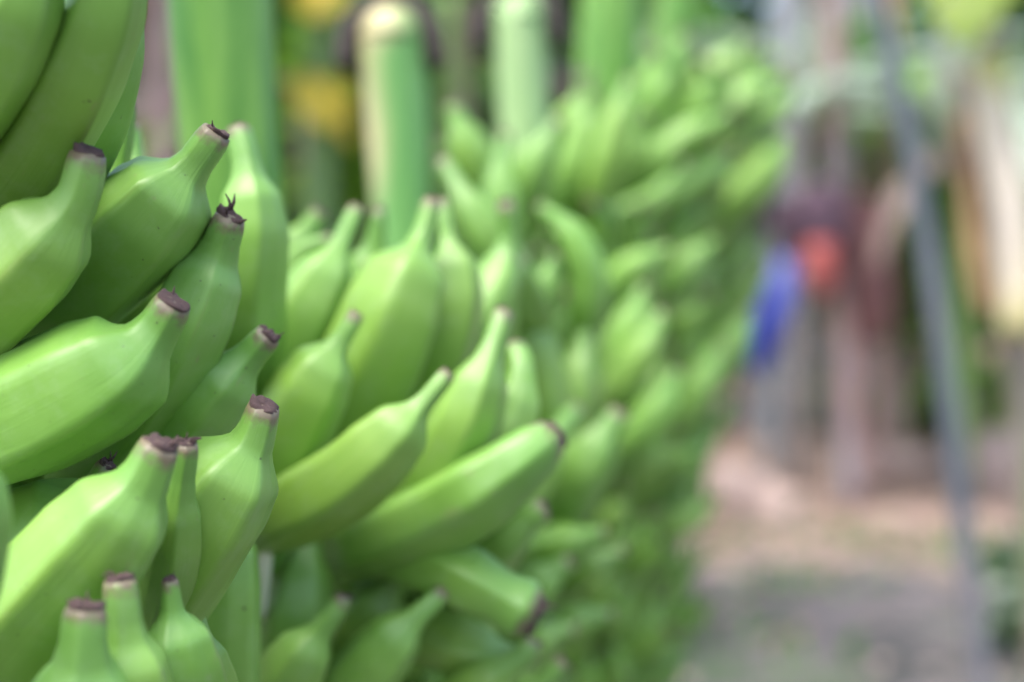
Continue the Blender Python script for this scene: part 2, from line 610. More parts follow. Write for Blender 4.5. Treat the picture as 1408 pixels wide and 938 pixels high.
def cushions(bunch, axis, spans, rng):
    """the woody collar every hand springs from"""
    for z in spans:
        c = axis(z)
        path = [c + Vector((0, 0, -.022)), c + Vector((0, 0, -.008)), c + Vector((0, 0, .008)), c + Vector((0, 0, .022))]
        v, f = tube(path, lambda q: .026 + .018 * math.sin(math.pi * q), 20, Vector((1, 0, 0)), .25, rng.uniform(0, 40))
        keep_world(mesh_obj('hand_collar', v, f, CROWN), bunch)


BG = 'green banana bunches hung in a row'

# ================================================================== BUNCH 0: nearest, at the left edge
b0 = empty('banana_bunch', at(-120, 469, .86))
tag(b0, 'nearest banana bunch, cut off by the left edge, with the sharpest fruit', 'banana bunch', BG)
ax0a, ax0b = at(-150, -700, .88), at(-110, 1500, .86)


def axis0(z):
    f = (z - ax0a.z) / (ax0b.z - ax0a.z)
    return ax0a.lerp(ax0b, f)


stalk(b0, [ax0a, ax0a.lerp(ax0b, .5), ax0b], .034, .024, STALK, 1)
HR = (72, 48)
# upper hand, in front of the focus
hero(b0, [(-230, 540, .82), (-80, 375, .74), (50, 205, .665), (130, 50, .625), (170, -90, .61), (182, -200, .61)], 134, 60, 2.6, 1, .86, HR)
hero(b0, [(-250, 390, .74), (-125, 235, .67), (-12, 75, .615), (64, -90, .595), (92, -190, .59)], 150, 60, .4, 2, .82, HR)
hero(b0, [(-180, 540, .86), (-30, 380, .78), (80, 240, .715), (140, 110, .69), (165, -30, .68), (172, -120, .68)], 112, 50, .9, 1, .86, HR)
hero(b0, [(60, 520, .84), (120, 390, .80), (150, 290, .78), (168, 205, .77), (174, 138, .765)], 92, 24, 1.9, None, .74, HR)
hero(b0, [(150, 470, .90), (178, 340, .86), (188, 250, .85), (180, 170, .85)], 78, 26, 2.0, 0, .80)
# second hand
hero(b0, [(-190, 570, .74), (-95, 478, .69), (-10, 400, .66), (55, 338, .645), (106, 275, .637), (122, 212, .634)], 168, 52, 5.6, 0, .85, HR)
hero(b0, [(10, 505, .78), (80, 420, .745), (150, 350, .72), (215, 285, .705), (264, 228, .70), (298, 182, .697)], 168, 46, 1.25, 1, .84, HR)
# third hand
hero(b0, [(-190, 660, .73), (-70, 608, .69), (25, 575, .665), (108, 536, .652), (176, 496, .646), (216, 452, .645), (238, 416, .641)], 182, 52, 1.0, 1, .87, HR)
hero(b0, [(60, 700, .80), (140, 622, .76), (212, 532, .735), (260, 440, .722), (294, 358, .72), (316, 298, .712)], 118, 44, 2.2, 4, .87, HR)
hero(b0, [(130, 745, .82), (195, 660, .775), (252, 590, .75), (305, 528, .738), (344, 487, .735), (369, 460, .732)], 120, 38, 4.3, 1, .86, HR)
# fourth hand, at the focus
hero(b0, [(-110, 1010, .70), (-20, 925, .655), (65, 828, .63), (145, 738, .618), (195, 668, .613), (221, 612, .610)], 172, 56, .15, 2, .88, HR)
hero(b0, [(170, 960, .74), (214, 850, .685), (238, 760, .655), (246, 690, .642), (257, 610, .632)], 78, 32, 2.8, 4, .84, HR)
hero(b0, [(120, 960, .77), (190, 850, .715), (248, 758, .685), (304, 676, .672), (346, 610, .668), (363, 560, .664)], 172, 46, 4.75, 0, .88, HR)
hero(b0, [(-150, 850, .78), (-30, 790, .735), (50, 748, .715), (112, 700, .700), (148, 640, .694)], 160, 30, 1.5, 4, .86, HR)
hero(b0, [(-150, 960, .60), (-90, 840, .555), (-60, 720, .54), (-58, 650, .545), (-75, 590, .55)], 140, 40, 0, 1, .88, HR)
# fifth hand, along the bottom edge
hero(b0, [(40, 1250, .67), (84, 1110, .62), (106, 995, .59), (114, 905, .578), (118, 836, .576)], 165, 56, .6, 5, .86, HR)
hero(b0, [(175, 1200, .68), (186, 1070, .63), (182, 955, .605), (173, 870, .598), (165, 797, .596)], 132, 46, 1.3, 2, .83, HR)
hero(b0, [(310, 1180, .70), (280, 1040, .66), (254, 930, .632), (240, 860, .624), (233, 797, .620)], 112, 24, 1.2, 1, .88, HR)
hero(b0, [(318, 1100, .80), (297, 980, .73), (277, 895, .705), (265, 825, .70)], 76, 24, 3, 0, .86, HR)
hero(b0, [(305, 1150, .86), (308, 1000, .81), (312, 860, .79), (318, 740, .79), (326, 660, .80)], 94, 30, 2, None, .86, HR)
hero(b0, [(60, 600, .92), (130, 510, .86), (190, 430, .84), (235, 350, .83), (262, 270, .84)], 120, 40, 1.0, 0, .86, HR)
hero(b0, [(-60, 700, .86), (30, 640, .82), (110, 580, .80), (180, 510, .79), (225, 440, .80)], 130, 40, .6, None, .88, HR)
hero(b0, [(60, 800, .90), (130, 720, .85), (190, 640, .84), (240, 560, .84), (275, 490, .86)], 130, 40, 2.6, None, .88, HR)
hero(b0, [(-40, 1000, .86), (40, 900, .81), (110, 810, .79), (170, 720, .79), (215, 640, .80)], 140, 40, 2.6, None, .88, HR)
hero(b0, [(90, 560, .86), (60, 470, .80), (85, 390, .78), (130, 320, .78), (160, 270, .79)], 110, 34, .3, None, .86, HR)
spans0 = [H + .02 - .078 * i for i in range(7)]
rf = random.Random(5)
fill_hands(b0, axis0, spans0, 9, .95, rf, lambda d, z: (d.y > .15 or d.x < -.55) and (z < H - .10 or d.x < -.2), 50)
fill_hands(b0, axis0, [H - .02 - .08 * i for i in range(5)], 8, .62, rf, lambda d, z: d.y < .15 and d.x > -.3, 22)
cushions(b0, axis0, spans0, rf)

# ================================================================== BUNCH 1: the second one, whose thick stalk shows
b1 = empty('banana_bunch', at(345, 469, 1.1))
tag(b1, 'second banana bunch from the left, slightly soft, with a thick green stalk rising above it', 'banana bunch', BG)
ax1a, ax1b = at(308, -420, 1.10), at(430, 1500, 1.16)


def axis1(z):
    f = (z - ax1a.z) / (ax1b.z - ax1a.z)
    return ax1a.lerp(ax1b, f)


stalk(b1, [ax1a, at(309, 110, 1.10), axis1(H - .25), ax1b], .0385, .025, STALK, 9)
MR = (50, 36)
hero(b1, [(362, 560, .93), (345, 470, .875), (342, 400, .855), (347, 320, .845), (340, 235, .845), (328, 177, .85)], 98, 34, .2, 0, .82, HR)
hero(b1, [(290, 700, 1.02), (350, 565, .97), (408, 455, .945), (452, 370, .94), (478, 315, .945), (490, 286, .95)], 100, 28, 1.0, 0, .84, MR)
hero(b1, [(390, 720, 1.02), (460, 600, .96), (515, 490, .93), (555, 390, .925), (582, 320, .935), (594, 276, .94)], 138, 30, 1.2, 1, .84, MR)
hero(b1, [(500, 690, 1.04), (565, 570, .99), (606, 470, .97), (622, 390, .965), (612, 310, .97), (606, 276, .975)], 96, 24, 2.2, None, .84, MR)
hero(b1, [(320, 770, .93), (368, 660, .885), (415, 565, .865), (452, 495, .86), (478, 455, .86), (490, 432, .862)], 112, 26, 4.4, 1, .85, MR)
hero(b1, [(330, 745, .93), (405, 702, .86), (475, 660, .835), (540, 600, .825), (590, 545, .825), (616, 513, .828)], 112, 28, .95, 1, .85, MR)
hero(b1, [(470, 800, 1.0), (560, 705, .92), (625, 605, .89), (662, 520, .885), (684, 460, .89), (692, 430, .895)], 106, 36, 1.1, 1, .85, MR)
hero(b1, [(530, 800, 1.02), (610, 715, .955), (672, 630, .93), (708, 560, .93), (716, 505, .935), (706, 478, .945)], 90, 36, 3.8, 0, .85, MR)
hero(b1, [(440, 765, 1.0), (540, 735, .91), (625, 695, .88), (695, 648, .87), (738, 615, .872), (757, 600, .875)], 116, 66, 4.5, 0, .90, MR)
hero(b1, [(560, 850, 1.02), (640, 785, .96), (695, 740, .935), (728, 712, .93), (748, 698, .93)], 82, 40, .9, 0, .84, MR)
hero(b1, [(450, 735, 1.0), (540, 755, .93), (610, 782, .895), (670, 812, .885), (714, 836, .885), (732, 846, .885)], 92, 74, 1.0, 1, .92, MR)
hero(b1, [(320, 1110, .94), (362, 1000, .885), (405, 920, .86), (440, 868, .853), (462, 838, .852), (473, 820, .853)], 98, 30, 1.15, 0, .84, MR)
hero(b1, [(420, 1080, .97), (465, 980, .905), (520, 905, .882), (570, 852, .876), (597, 826, .878), (612, 812, .88)], 98, 32, 4.4, 0, .84, MR)
hero(b1, [(365, 1120, 1.0), (382, 980, .94), (402, 870, .915), (418, 780, .915), (430, 705, .93)], 104, 34, 4.5, None, .86, MR)
hero(b1, [(440, 1060, 1.04), (480, 930, .97), (520, 840, .945), (552, 785, .94), (566, 762, .942)], 104, 30, 2.2, 1, .85, MR)
hero(b1, [(470, 850, 1.02), (560, 865, .96), (630, 888, .935), (695, 905, .93), (722, 905, .93)], 84, 40, 1.1, 1, .86, MR)
hero(b1, [(520, 1080, .99), (600, 1000, .94), (665, 940, .92), (715, 905, .92), (733, 885, .925)], 84, 34, 1.4, 2, .84, MR)
hero(b1, [(640, 1060, 1.06), (700, 985, 1.0), (742, 945, .99), (775, 910, .99)], 66, 28, .6, 1, .82, MR)
hero(b1, [(340, 470, 1.16), (375, 390, 1.10), (410, 335, 1.08), (440, 292, 1.08)], 82, 30, 1, 0, .84, MR)
hero(b1, [(470, 520, 1.16), (492, 430, 1.10), (506, 360, 1.08), (520, 300, 1.08)], 70, 24, .8, 0, .82, MR)
hero(b1, [(400, 560, 1.10), (450, 480, 1.05), (485, 420, 1.04), (505, 360, 1.04)], 80, 24, .8, None, .82, MR)
# pale tapered piece added to imitate a bright patch of light between the hands
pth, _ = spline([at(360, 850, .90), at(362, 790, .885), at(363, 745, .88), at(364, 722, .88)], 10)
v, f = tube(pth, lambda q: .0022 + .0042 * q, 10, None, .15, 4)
keep_world(mesh_obj('bright_patch', v, f, PALE_LIGHT), b1)
spans1 = [H - .045 - .078 * i for i in range(7)]
fill_hands(b1, axis1, spans1, 10, 1.0, rf, lambda d, z: d.y > -.1 or (d.x > .2 and d.y > -.55 and z < H - .02), 48)
fill_hands(b1, axis1, [H - .03 - .075 * i for i in range(6)], 9, .80, rf, lambda d, z: d.y < -.0, 24)
cushions(b1, axis1, spans1, rf)


# ================================================================== BUNCHES 2..5, further along the row
def far_bunch(px_top, px_bot, d, top_y, r_st, mat, label, heroes, spans, per, k, seed, stalk_top=None, lean=0.0, cap=78):
    b = empty('banana_bunch', at((px_top + px_bot) / 2, 469, d))
    tag(b, label, 'banana bunch', BG)
    a0, a1 = at(px_top, top_y, d), at(px_bot, 1150, d + lean)

    def axis(z):
        f = (z - a0.z) / (a1.z - a0.z)
        return a0.lerp(a1, f)
    stalk(b, [a0, a0.lerp(a1, .25), a0.lerp(a1, .6), a1], r_st, r_st * .7, mat, seed, 'stalk', mat is STALK_DRY)
    for h in heroes:
        pts, w = h[0], h[1]
        hero(b, pts, w, w * .42, None, h[2] if len(h) > 2 else 0, .84, (36, 28))
    r = random.Random(seed)
    fill_hands(b, axis, spans, per, k, r, lambda dd, z: dd.y < .22 and dd.x > -.72, cap, 0.0, FAR)
    cushions(b, axis, spans, r)
    return b, a0


H2 = [
    ([(752, 470, 1.30), (716, 405, 1.21), (676, 338, 1.175), (636, 272, 1.17), (606, 222, 1.18)], 74),
    ([(735, 460, 1.42), (705, 390, 1.33), (690, 310, 1.30), (688, 240, 1.30), (694, 185, 1.31)], 62),
    ([(690, 330, 1.50), (665, 260, 1.43), (640, 195, 1.41), (620, 145, 1.41)], 66),
    ([(690, 350, 1.52), (715, 270, 1.44), (740, 215, 1.42), (768, 168, 1.42)], 66),
    ([(770, 540, 1.38), (802, 450, 1.31), (808, 380, 1.29), (782, 318, 1.29), (742, 286, 1.31)], 54),
    ([(725, 480, 1.32), (742, 425, 1.28), (752, 390, 1.27), (764, 350, 1.27)], 46),
    ([(636, 540, 1.20), (642, 480, 1.14), (650, 440, 1.13), (662, 402, 1.13)], 50, 1),
    ([(765, 690, 1.34), (750, 590, 1.27), (735, 500, 1.25), (718, 430, 1.25), (710, 378, 1.26)], 78, 1),
    ([(735, 720, 1.36), (768, 620, 1.30), (790, 530, 1.29), (806, 448, 1.30)], 72, 1),
    ([(740, 740, 1.32), (782, 670, 1.24), (820, 615, 1.22), (852, 566, 1.22)], 88, 1),
    ([(700, 790, 1.30), (750, 760, 1.24), (795, 742, 1.22), (832, 732, 1.22)], 64, 1),
    ([(700, 860, 1.24), (730, 815, 1.18), (760, 790, 1.17), (784, 772, 1.17)], 66, 1),
    ([(740, 830, 1.34), (790, 790, 1.29), (830, 770, 1.28), (858, 758, 1.28)], 54, 1),
    ([(720, 900, 1.32), (770, 865, 1.27), (810, 850, 1.26), (842, 845, 1.26)], 60, 1),
    ([(690, 930, 1.24), (730, 890, 1.19), (762, 870, 1.18), (790, 866, 1.18)], 60, 1),
    ([(760, 620, 1.44), (790, 560, 1.38), (800, 520, 1.37), (796, 470, 1.37)], 60, 1),
]
b2, top2 = far_bunch(538, 610, 1.56, 46, .0300, STALK_DRY,
                     'third banana bunch from the left, its cut stalk dried yellow on one side', H2,
                     [H + .00 - .045 * i for i in range(10)], 17, 1.0, 31, lean=.02, cap=84)
H3 = [
    ([(800, 450, 1.70), (838, 400, 1.63), (876, 365, 1.61), (922, 342, 1.61)], 48),
    ([(800, 330, 1.72), (828, 250, 1.66), (846, 180, 1.65), (866, 108, 1.66)], 50, 1),
    ([(760, 320, 1.74), (784, 250, 1.68), (800, 190, 1.67), (812, 128, 1.67)], 48),
    ([(800, 400, 1.76), (820, 330, 1.70), (830, 275, 1.69), (850, 232, 1.69)], 52),
    ([(800, 600, 1.64), (850, 540, 1.57), (885, 480, 1.55), (910, 430, 1.56)], 60),
    ([(820, 560, 1.66), (850, 490, 1.60), (870, 440, 1.59), (885, 395, 1.60)], 54),
    ([(820, 660, 1.62), (868, 610, 1.56), (905, 560, 1.55), (930, 510, 1.56)], 60),
]
b3, top3 = far_bunch(714, 770, 1.80, 22, .0300, STALK_P,
                     'fourth banana bunch from the left, its stalk half pale and half dark green', H3,
                     [H + .16 - .047 * i for i in range(13)], 15, 1.02, 33, lean=.03, cap=93)
H4 = [
    ([(840, 290, 1.98), (890, 235, 1.91), (940, 192, 1.89), (1004, 156, 1.90)], 50),
    ([(860, 330, 1.98), (910, 280, 1.92), (955, 245, 1.91), (1008, 216, 1.91)], 48),
    ([(860, 180, 2.04), (890, 130, 1.98), (915, 95, 1.97), (945, 52, 1.97)], 50),
    ([(880, 640, 1.90), (930, 575, 1.84), (965, 525, 1.83), (995, 478, 1.84)], 58),
    ([(820, 640, 1.90), (870, 634, 1.85), (920, 630, 1.84), (975, 622, 1.84)], 46, 0),
    ([(880, 440, 1.94), (920, 400, 1.88), (950, 360, 1.87), (985, 330, 1.88)], 50),
]
b4, top4 = far_bunch(842, 790, 2.05, -60, .0400, STALK,
                     'fifth banana bunch from the left, with a broad dark green stalk', H4,
                     [H + .25 - .051 * i for i in range(14)], 14, 1.12, 35, lean=.0, cap=94)
H5 = [
    ([(930, 240, 2.30), (975, 180, 2.22), (1020, 140, 2.20), (1078, 106, 2.21)], 52),
    ([(930, 190, 2.34), (960, 130, 2.27), (990, 95, 2.26), (1025, 60, 2.26)], 52),
    ([(960, 330, 2.28), (1010, 280, 2.21), (1050, 235, 2.20), (1082, 190, 2.21)], 52),
    ([(940, 560, 2.26), (985, 510, 2.19), (1010, 470, 2.18), (1030, 430, 2.19)], 52),
]
b5, top5 = far_bunch(945, 790, 2.38, -110, .0340, STALK,
                     'farthest banana bunch at the right end of the row, most blurred', H5,
                     [H + .33 - .055 * i for i in range(15)], 13, 1.22, 37, lean=.0, cap=96)

# dried bracts and cut tops of the stalks
for bb, c, r_, m_ in ((b2, top2, .0305, STALK_DRY), (b3, top3, .0305, STALK_P)):
    pth = [c + Vector((0, 0, -.006 + .032 * math.sin(k / 9 * math.pi / 2))) for k in range(10)]
    v, f = tube(pth, lambda q, r_=r_: r_ * 1.02 * max(.04, math.cos(q * math.pi / 2 * .98)) ** .8, 22, Vector((1, 0, 0)), .10, 6)
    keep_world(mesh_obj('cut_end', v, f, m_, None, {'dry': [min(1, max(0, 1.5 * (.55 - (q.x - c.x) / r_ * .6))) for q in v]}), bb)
# ------------------------------------------------------------------ ropes and the rail they hang from (rail above the frame)
rail_z = H + .98
pA, pB = at(-120, 0, .86), at(950, 0, 2.38)
dirr = (Vector((pB.x, pB.y, 0)) - Vector((pA.x, pA.y, 0))).normalized()
rail_pts = [Vector((pA.x, pA.y, rail_z)) - dirr * .8, Vector((pA.x, pA.y, rail_z)), Vector((pB.x, pB.y, rail_z)), Vector((pB.x, pB.y, rail_z)) + dirr * 1.2]
pth, _ = spline(rail_pts, 30)
v, f = tube(pth, lambda q: .03, 14, Vector((0, 0, 1)))
rl = mesh_obj('hanging_rail', v, f, POLE)
tag(rl, 'horizontal rail above the picture that the roped bunches hang from', 'rail')

rope_labels = ['dark rope holding the bunch nearest the camera', 'dark rope holding the second bunch from the left',
               'dark rope looped over the yellowed cut stalk of the third bunch', 'dark rope looped over the pale stalk of the fourth bunch',
               'dark rope holding the bunch with the broad dark stalk', 'dark rope holding the farthest bunch of the row']
tops = [(ax0a, .034), (ax1a, .0385), (top2, .030), (top3, .030), (top4, .040), (top5, .034)]
for i, ((tp, rr), lab) in enumerate(zip(tops, rope_labels)):
    s = max(0, min(1, (Vector((tp.x, tp.y, 0)) - Vector((pA.x, pA.y, 0))).dot(dirr) / (Vector((pB.x, pB.y, 0)) - Vector((pA.x, pA.y, 0))).length))
    up = Vector((pA.x, pA.y, rail_z)).lerp(Vector((pB.x, pB.y, rail_z)), s)
    e = empty('hanging_rope', tp)
    tag(e, lab, 'rope', 'ropes holding up the banana bunches')
    # noose: a ring round the stalk and two strands that meet in a knot above the cut end
    ring = []
    zc = tp.z - .030
    for k in range(25):
        a = math.pi * k / 24
        ring.append(Vector((tp.x + math.cos(a) * (rr * 1.45), tp.y + math.sin(a) * (rr * 1.25), zc + .006 * math.sin(2 * a))))
    v, f = tube(ring, lambda q: .0070, 8, Vector((0, 0, 1)))
    kn = tp + Vector((0, 0, .042))
    for sx in (-1, 1):
        p, _ = spline([Vector((tp.x + sx * rr * 1.45, tp.y, zc)), Vector((tp.x + sx * (rr * 1.32), tp.y - .003, zc + .030)),
                       Vector((tp.x + sx * rr * .98, tp.y - .002, tp.z + .016)), kn], 18)
        v2, f2 = tube(p, lambda q: .0120 - .001 * q, 8, Vector((0, 1, 0)), .2, i)
        o = len(v)
        v += v2
        f += [tuple(q + o for q in ff) for ff in f2]
    keep_world(mesh_obj('noose', v, f, ROPE), e)
    p, _ = spline([kn, kn.lerp(up, .5), up], 12)
    v, f = tube(p, lambda q: .006, 8, Vector((0, 1, 0)))
    keep_world(mesh_obj('line', v, f, ROPE), e)

# ================================================================== GROUND
V, F = [], []
nx, ny = 90, 110
for j in range(ny + 1):
    y = -6 + 76 * (j / ny) ** 1.5
    for i in range(nx + 1):
        x = -45 + 90 * i / nx
        z = .05 * noise.noise(Vector((x * .5, y * .5, 0))) + .02 * noise.noise(Vector((x * 2, y * 2, 5)))
        z -= .05 if y < 3 else 0
        if y > 9:
            z += (y - 9) * .085
        V.append((x, y, z))
for j in range(ny):
    for i in range(nx):
        a = j * (nx + 1) + i
        F.append((a, a + 1, a + nx + 2, a + nx + 1))
tag(mesh_obj('ground', V, F, DIRT), kind='structure')


def gz(x, y):
    return .05 * noise.noise(Vector((x * .5, y * .5, 0))) + ((y - 9) * .085 if y > 9 else 0)


def on_ground(px, py):
    """depth of the flat dirt seen at pixel row py (rows below the slope)"""
    d = H * FPX / max(py - 469, 1)
    return d


# ================================================================== LEAVES, TRUNKS, PLANTS
def leaf_geo(base, heading, length, width, droop, rise, rng, nL=22, tears=True, fold=.35):
    """one banana leaf: midrib path rising then drooping, blade either side with torn edges"""
    hx = Vector((math.cos(heading), math.sin(heading), 0))
    pts, p, ang = [], Vector(base), rise
    step = length / nL
    for i in range(nL + 1):
        pts.append(p.copy())
        p = p + (hx * math.cos(ang) + Vector((0, 0, math.sin(ang)))) * step
        ang -= droop / nL
    side = Vector((-math.sin(heading), math.cos(heading), 0))
    V, F = [], []
    cols = 4
    for sgn in (-1, 1):
        sd = rng.uniform(0, 99)
        for i in range(nL + 1):
            f = i / nL
            wd = width * .5 * (math.sin(math.pi * min(1, max(0, (f - .10) / .9)) ** .62) ** .75 if f > .10 else .03)
            if tears:
                wd *= 1 - .35 * max(0, noise.noise(Vector((i * 1.7, sd, 0))))
            for c in range(cols + 1):
                q = c / cols
                z = -fold * wd * q ** 1.4 + .06 * wd * noise.noise(Vector((i * .9, c + sd, 1)))
                V.append(pts[i] + side * (sgn * wd * q) + Vector((0, 0, z)))
        o = 0 if sgn < 0 else (nL + 1) * (cols + 1)
        for i in range(nL):
            if tears and rng.random() < .10:
                rngc = range(cols - 2)
            else:
                rngc = range(cols)
            for c in rngc:
                a = o + i * (cols + 1) + c
                F.append((a, a + 1, a + cols + 2, a + cols + 1))
    # midrib
    v, f = tube(pts, lambda q: .016 * length / 1.6 * (1 - .8 * q) + .002, 6, side)
    o = len(V)
    V += v
    F += [tuple(k + o for k in ff) for ff in f]
    return V, F


def trunk_part(root, pts, r0, r1, mat, seed, name='pseudostem', wob=.16):
    path, _ = spline([Vector(p) for p in pts], 26)
    v, f = tube(path, lambda q: r0 + (r1 - r0) * q, 18, Vector((1, 0, 0)), wob, seed)
    return keep_world(mesh_obj(name, v, f, mat), root)


def banana_plant(px, py_or_d, height, rad, label, leaf_specs, stem_mat, seed, lean=(0, 0), group='banana plants behind the bunches', dry=0, d=None):
    rng = random.Random(seed)
    d = d if d else on_ground(px, py_or_d)
    x = (px - 704) / FPX * d
    z0 = gz(x, d)
    root = empty('banana_plant', (x, d, z0))
    tag(root, label, 'banana plant', group)
    top = Vector((x + lean[0], d + lean[1], z0 + height))
    b = Vector((x, d, z0 - .05))
    trunk_part(root, [b, b.lerp(top, .35) + Vector((.01, 0, 0)), b.lerp(top, .7), top], rad, rad * .62, stem_mat, seed)
    for (hd, ln, wd, dr, rs, m, zf) in leaf_specs:
        base = b.lerp(top, zf)
        v, f = leaf_geo(base, R(hd), ln, wd, dr, R(rs), rng)
        keep_world(mesh_obj('leaf', v, f, m), root)
    for k in range(dry):
        base = b.lerp(top, rng.uniform(.75, .98))
        hd = rng.uniform(0, 6.28)
        v, f = leaf_geo(base, hd, rng.uniform(.7, 1.1) * height * .6, .16, 1.6, R(10), rng, 16, True, .9)
        keep_world(mesh_obj('dry_leaf', v, f, DRY_BROWN if rng.random() < .6 else LITTER), root)
    return root


def rnd_leaves(rng, n, ln, mats, zlo=.9):
    return [(360 * k / n + rng.uniform(-25, 25), ln * rng.uniform(.75, 1.15), ln * rng.uniform(.24, .32), rng.uniform(.9, 2.1),
             rng.uniform(35, 75), rng.choice(mats), rng.uniform(zlo, 1.0)) for k in range(n)]


rp = random.Random(77)
# plants seen in the gaps behind the bunches (left half)
banana_plant(213, 0, 2.0, .030, 'banana plant with a mauve brown trunk behind the nearest bunch at left', rnd_leaves(rp, 6, 1.3, [LEAF, LEAF, LEAF_D]), STEM_PINK, 1, (.0, .1), d=3.3, dry=2)
banana_plant(430, 0, 1.95, .05, 'banana plant with yellowing leaves between the first two thick stalks',
             [(285, .21, .15, .4, -55, LEAF_Y, .815), (270, .17, .15, .5, -45, LEAF_Y, .925), (330, .20, .10, .4, -50, LEAF_Y, .79)] + rnd_leaves(rp, 3, 1.1, [LEAF, LEAF_L], .95), STEM_GREEN, 2, (.02, 0), d=3.9, dry=1)
banana_plant(630, 0, 1.9, .07, 'dark leaved banana plant between the two pale stalks', rnd_leaves(rp, 7, 1.3, [LEAF_D, LEAF, LEAF]), STEM_GREEN, 3, (.0, 0), d=4.6, dry=1)
banana_plant(800, 0, 1.8, .08, 'leafy banana plant rising behind the broad dark green stalk', rnd_leaves(rp, 7, .62, [LEAF, LEAF_D]), STEM_GREEN, 4, (.05, 0), d=5.2)
# right-hand side: the pale sheathed plant with a yellow-green leaf, near the pole
pl = banana_plant(1440, 0, 1.95, .050, 'banana plant at the right edge with cream and orange dried sheaths',
                  [(248, .62, .30, 1.7, 12, LEAF_YG, .98), (30, .9, .28, 1.5, 50, LEAF, .97)], STEM, 5, (-.17, 0), d=4.3)
for (p0, p1, p2, r0, r1, m) in (
        ((1356, 80, 4.2), (1378, 220, 4.15), (1412, 460, 4.15), .040, .062, DRY_CREAM),
        ((1322, 160, 4.3), (1340, 320, 4.25), (1362, 430, 4.25), .022, .032, DRY_ORANGE),
        ((1318, 100, 4.45), (1352, 260, 4.4), (1392, 470, 4.4), .02, .024, DRY_BROWN)):
    q0, q1, q2 = at(*p0), at(*p1), at(*p2)
    pth, _ = spline([q0, q1, q2], 20)
    v, f = tube(pth, lambda q, r0=r0, r1=r1: r0 + (r1 - r0) * math.sin(1.2 * q + .2), 10, Vector((1, 0, 0)), .4, r0 * 900)
    keep_world(mesh_obj('dry_sheath', v, f, m), pl)

# the group of posts with cloths, mid right
POSTG = 'upright trunks behind the row end'


def post(name, p_top, p_bot, r0, r1, mat, label, cat, seed):
    d = p_bot[2]
    a, b = at(*p_top), at(*p_bot)
    pth, _ = spline([b, b.lerp(a, .33) + Vector((.01, 0, 0)), b.lerp(a, .66), a], 26)
    v, f = tube(pth, lambda q: r0 + (r1 - r0) * q, 16, Vector((1, 0, 0)), .18, seed)
    o = mesh_obj(name, v, f, mat)
    tag(o, label, cat, POSTG)
    return o


post('tree_trunk', (1134, -200, 8.6), (1170, 700, 8.6), .072, .056, STEM_PINK, 'pinkish grey bare trunk standing behind the red cloth', 'trunk', 3)
post('tree_trunk', (1090, -160, 9.4), (1098, 672, 9.4), .062, .055, STEM_GREY, 'taupe trunk between the blue bag and the pinkish trunk', 'trunk', 5)
post('tree_trunk', (1078, -160, 10.0), (1060, 664, 10.0), .060, .05, STEM_BLUE, 'dark blue grey trunk right beside the row end under the blue bag', 'trunk', 7)


post('tree_trunk', (1176, -160, 11.5), (1192, 640, 11.5), .055, .05, STEM_GREY, 'thin tan trunk just right of the pinkish trunk', 'trunk', 8)
post('tree_trunk', (1222, -160, 10.5), (1240, 655, 10.5), .05, .045, DRY_ORANGE, 'thin tan stem just left of the leaning pole', 'trunk', 9)
post('tree_trunk', (1300, -160, 9.5), (1318, 670, 9.5), .05, .04, STEM_GREY, 'thin greyish trunk just right of the leaning pole', 'trunk', 10)


def cloth(name, pts, w0, w1, mat, label, cat, seed, thick=.35):
    """a hanging crumpled bag: flattened, folded tube"""
    P = [at(*p) for p in pts]
    path, _ = spline(P, 24)
    fr = frames(path, Vector((1, 0, 0)))
    V, F = [], []
    seg = 30
    for i, (p, (t, u, w)) in enumerate(zip(path, fr)):
        f = i / 23
        r = (w0 + (w1 - w0) * f) * (.35 + .65 * math.sin(math.pi * min(1, f * .85 + .12)) ** .5)
        for k in range(seg):
            a = 2 * math.pi * k / seg
            q = r * (1 + .22 * math.sin(a * 5 + seed) * (.3 + f) * .6 + .25 * noise.noise(Vector((math.cos(a) * 2 + seed, math.sin(a) * 2, f * 4))))
            V.append(p + u * (math.cos(a) * q) + w * (math.sin(a) * q * (.55 + thick * .5)))
    for i in range(23):
        for k in range(seg):
            k2 = (k + 1) % seg
            F.append((i * seg + k, i * seg + k2, (i + 1) * seg + k2, (i + 1) * seg + k))
    V.append(path[0]); V.append(path[-1])
    for k in range(seg):
        k2 = (k + 1) % seg
        F.append((len(V) - 2, k2, k))
        F.append((len(V) - 1, 23 * seg + k, 23 * seg + k2))
    return tag(mesh_obj(name, V, F, mat), label, cat)


cloth('plastic_bag', [(1080, 358, 8.2), (1074, 400, 8.15), (1058, 445, 8.15), (1038, 506, 8.2)], .058, .092, BLUE, 'crumpled blue plastic bag hanging beside the row end', 'bag', 2.0)
cloth('cloth', [(1126, 335, 8.12), (1128, 368, 8.10), (1130, 405, 8.12)], .082, .068, RED, 'small red cloth tied on the pinkish trunk', 'cloth', 4.0)
cloth('cloth', [(1075, 270, 8.9), (1082, 310, 8.9), (1090, 360, 8.9)], .085, .075, PURPLE, 'dull purple cloth hanging above the blue bag', 'cloth', 6.0)
cloth('cloth', [(1130, 255, 8.42), (1128, 300, 8.40), (1128, 352, 8.42)], .14, .16, PURPLE, 'bigger dark purple cloth hanging above the red cloth', 'cloth', 8.0)
cloth('dry_leaf_bundle', [(1190, 270, 8.5), (1194, 320, 8.5), (1196, 370, 8.5), (1202, 470, 8.5)], .11, .13, MAROON, 'dark maroon bundle of dead leaves hanging right of the red cloth', 'dead leaves', 3.3)

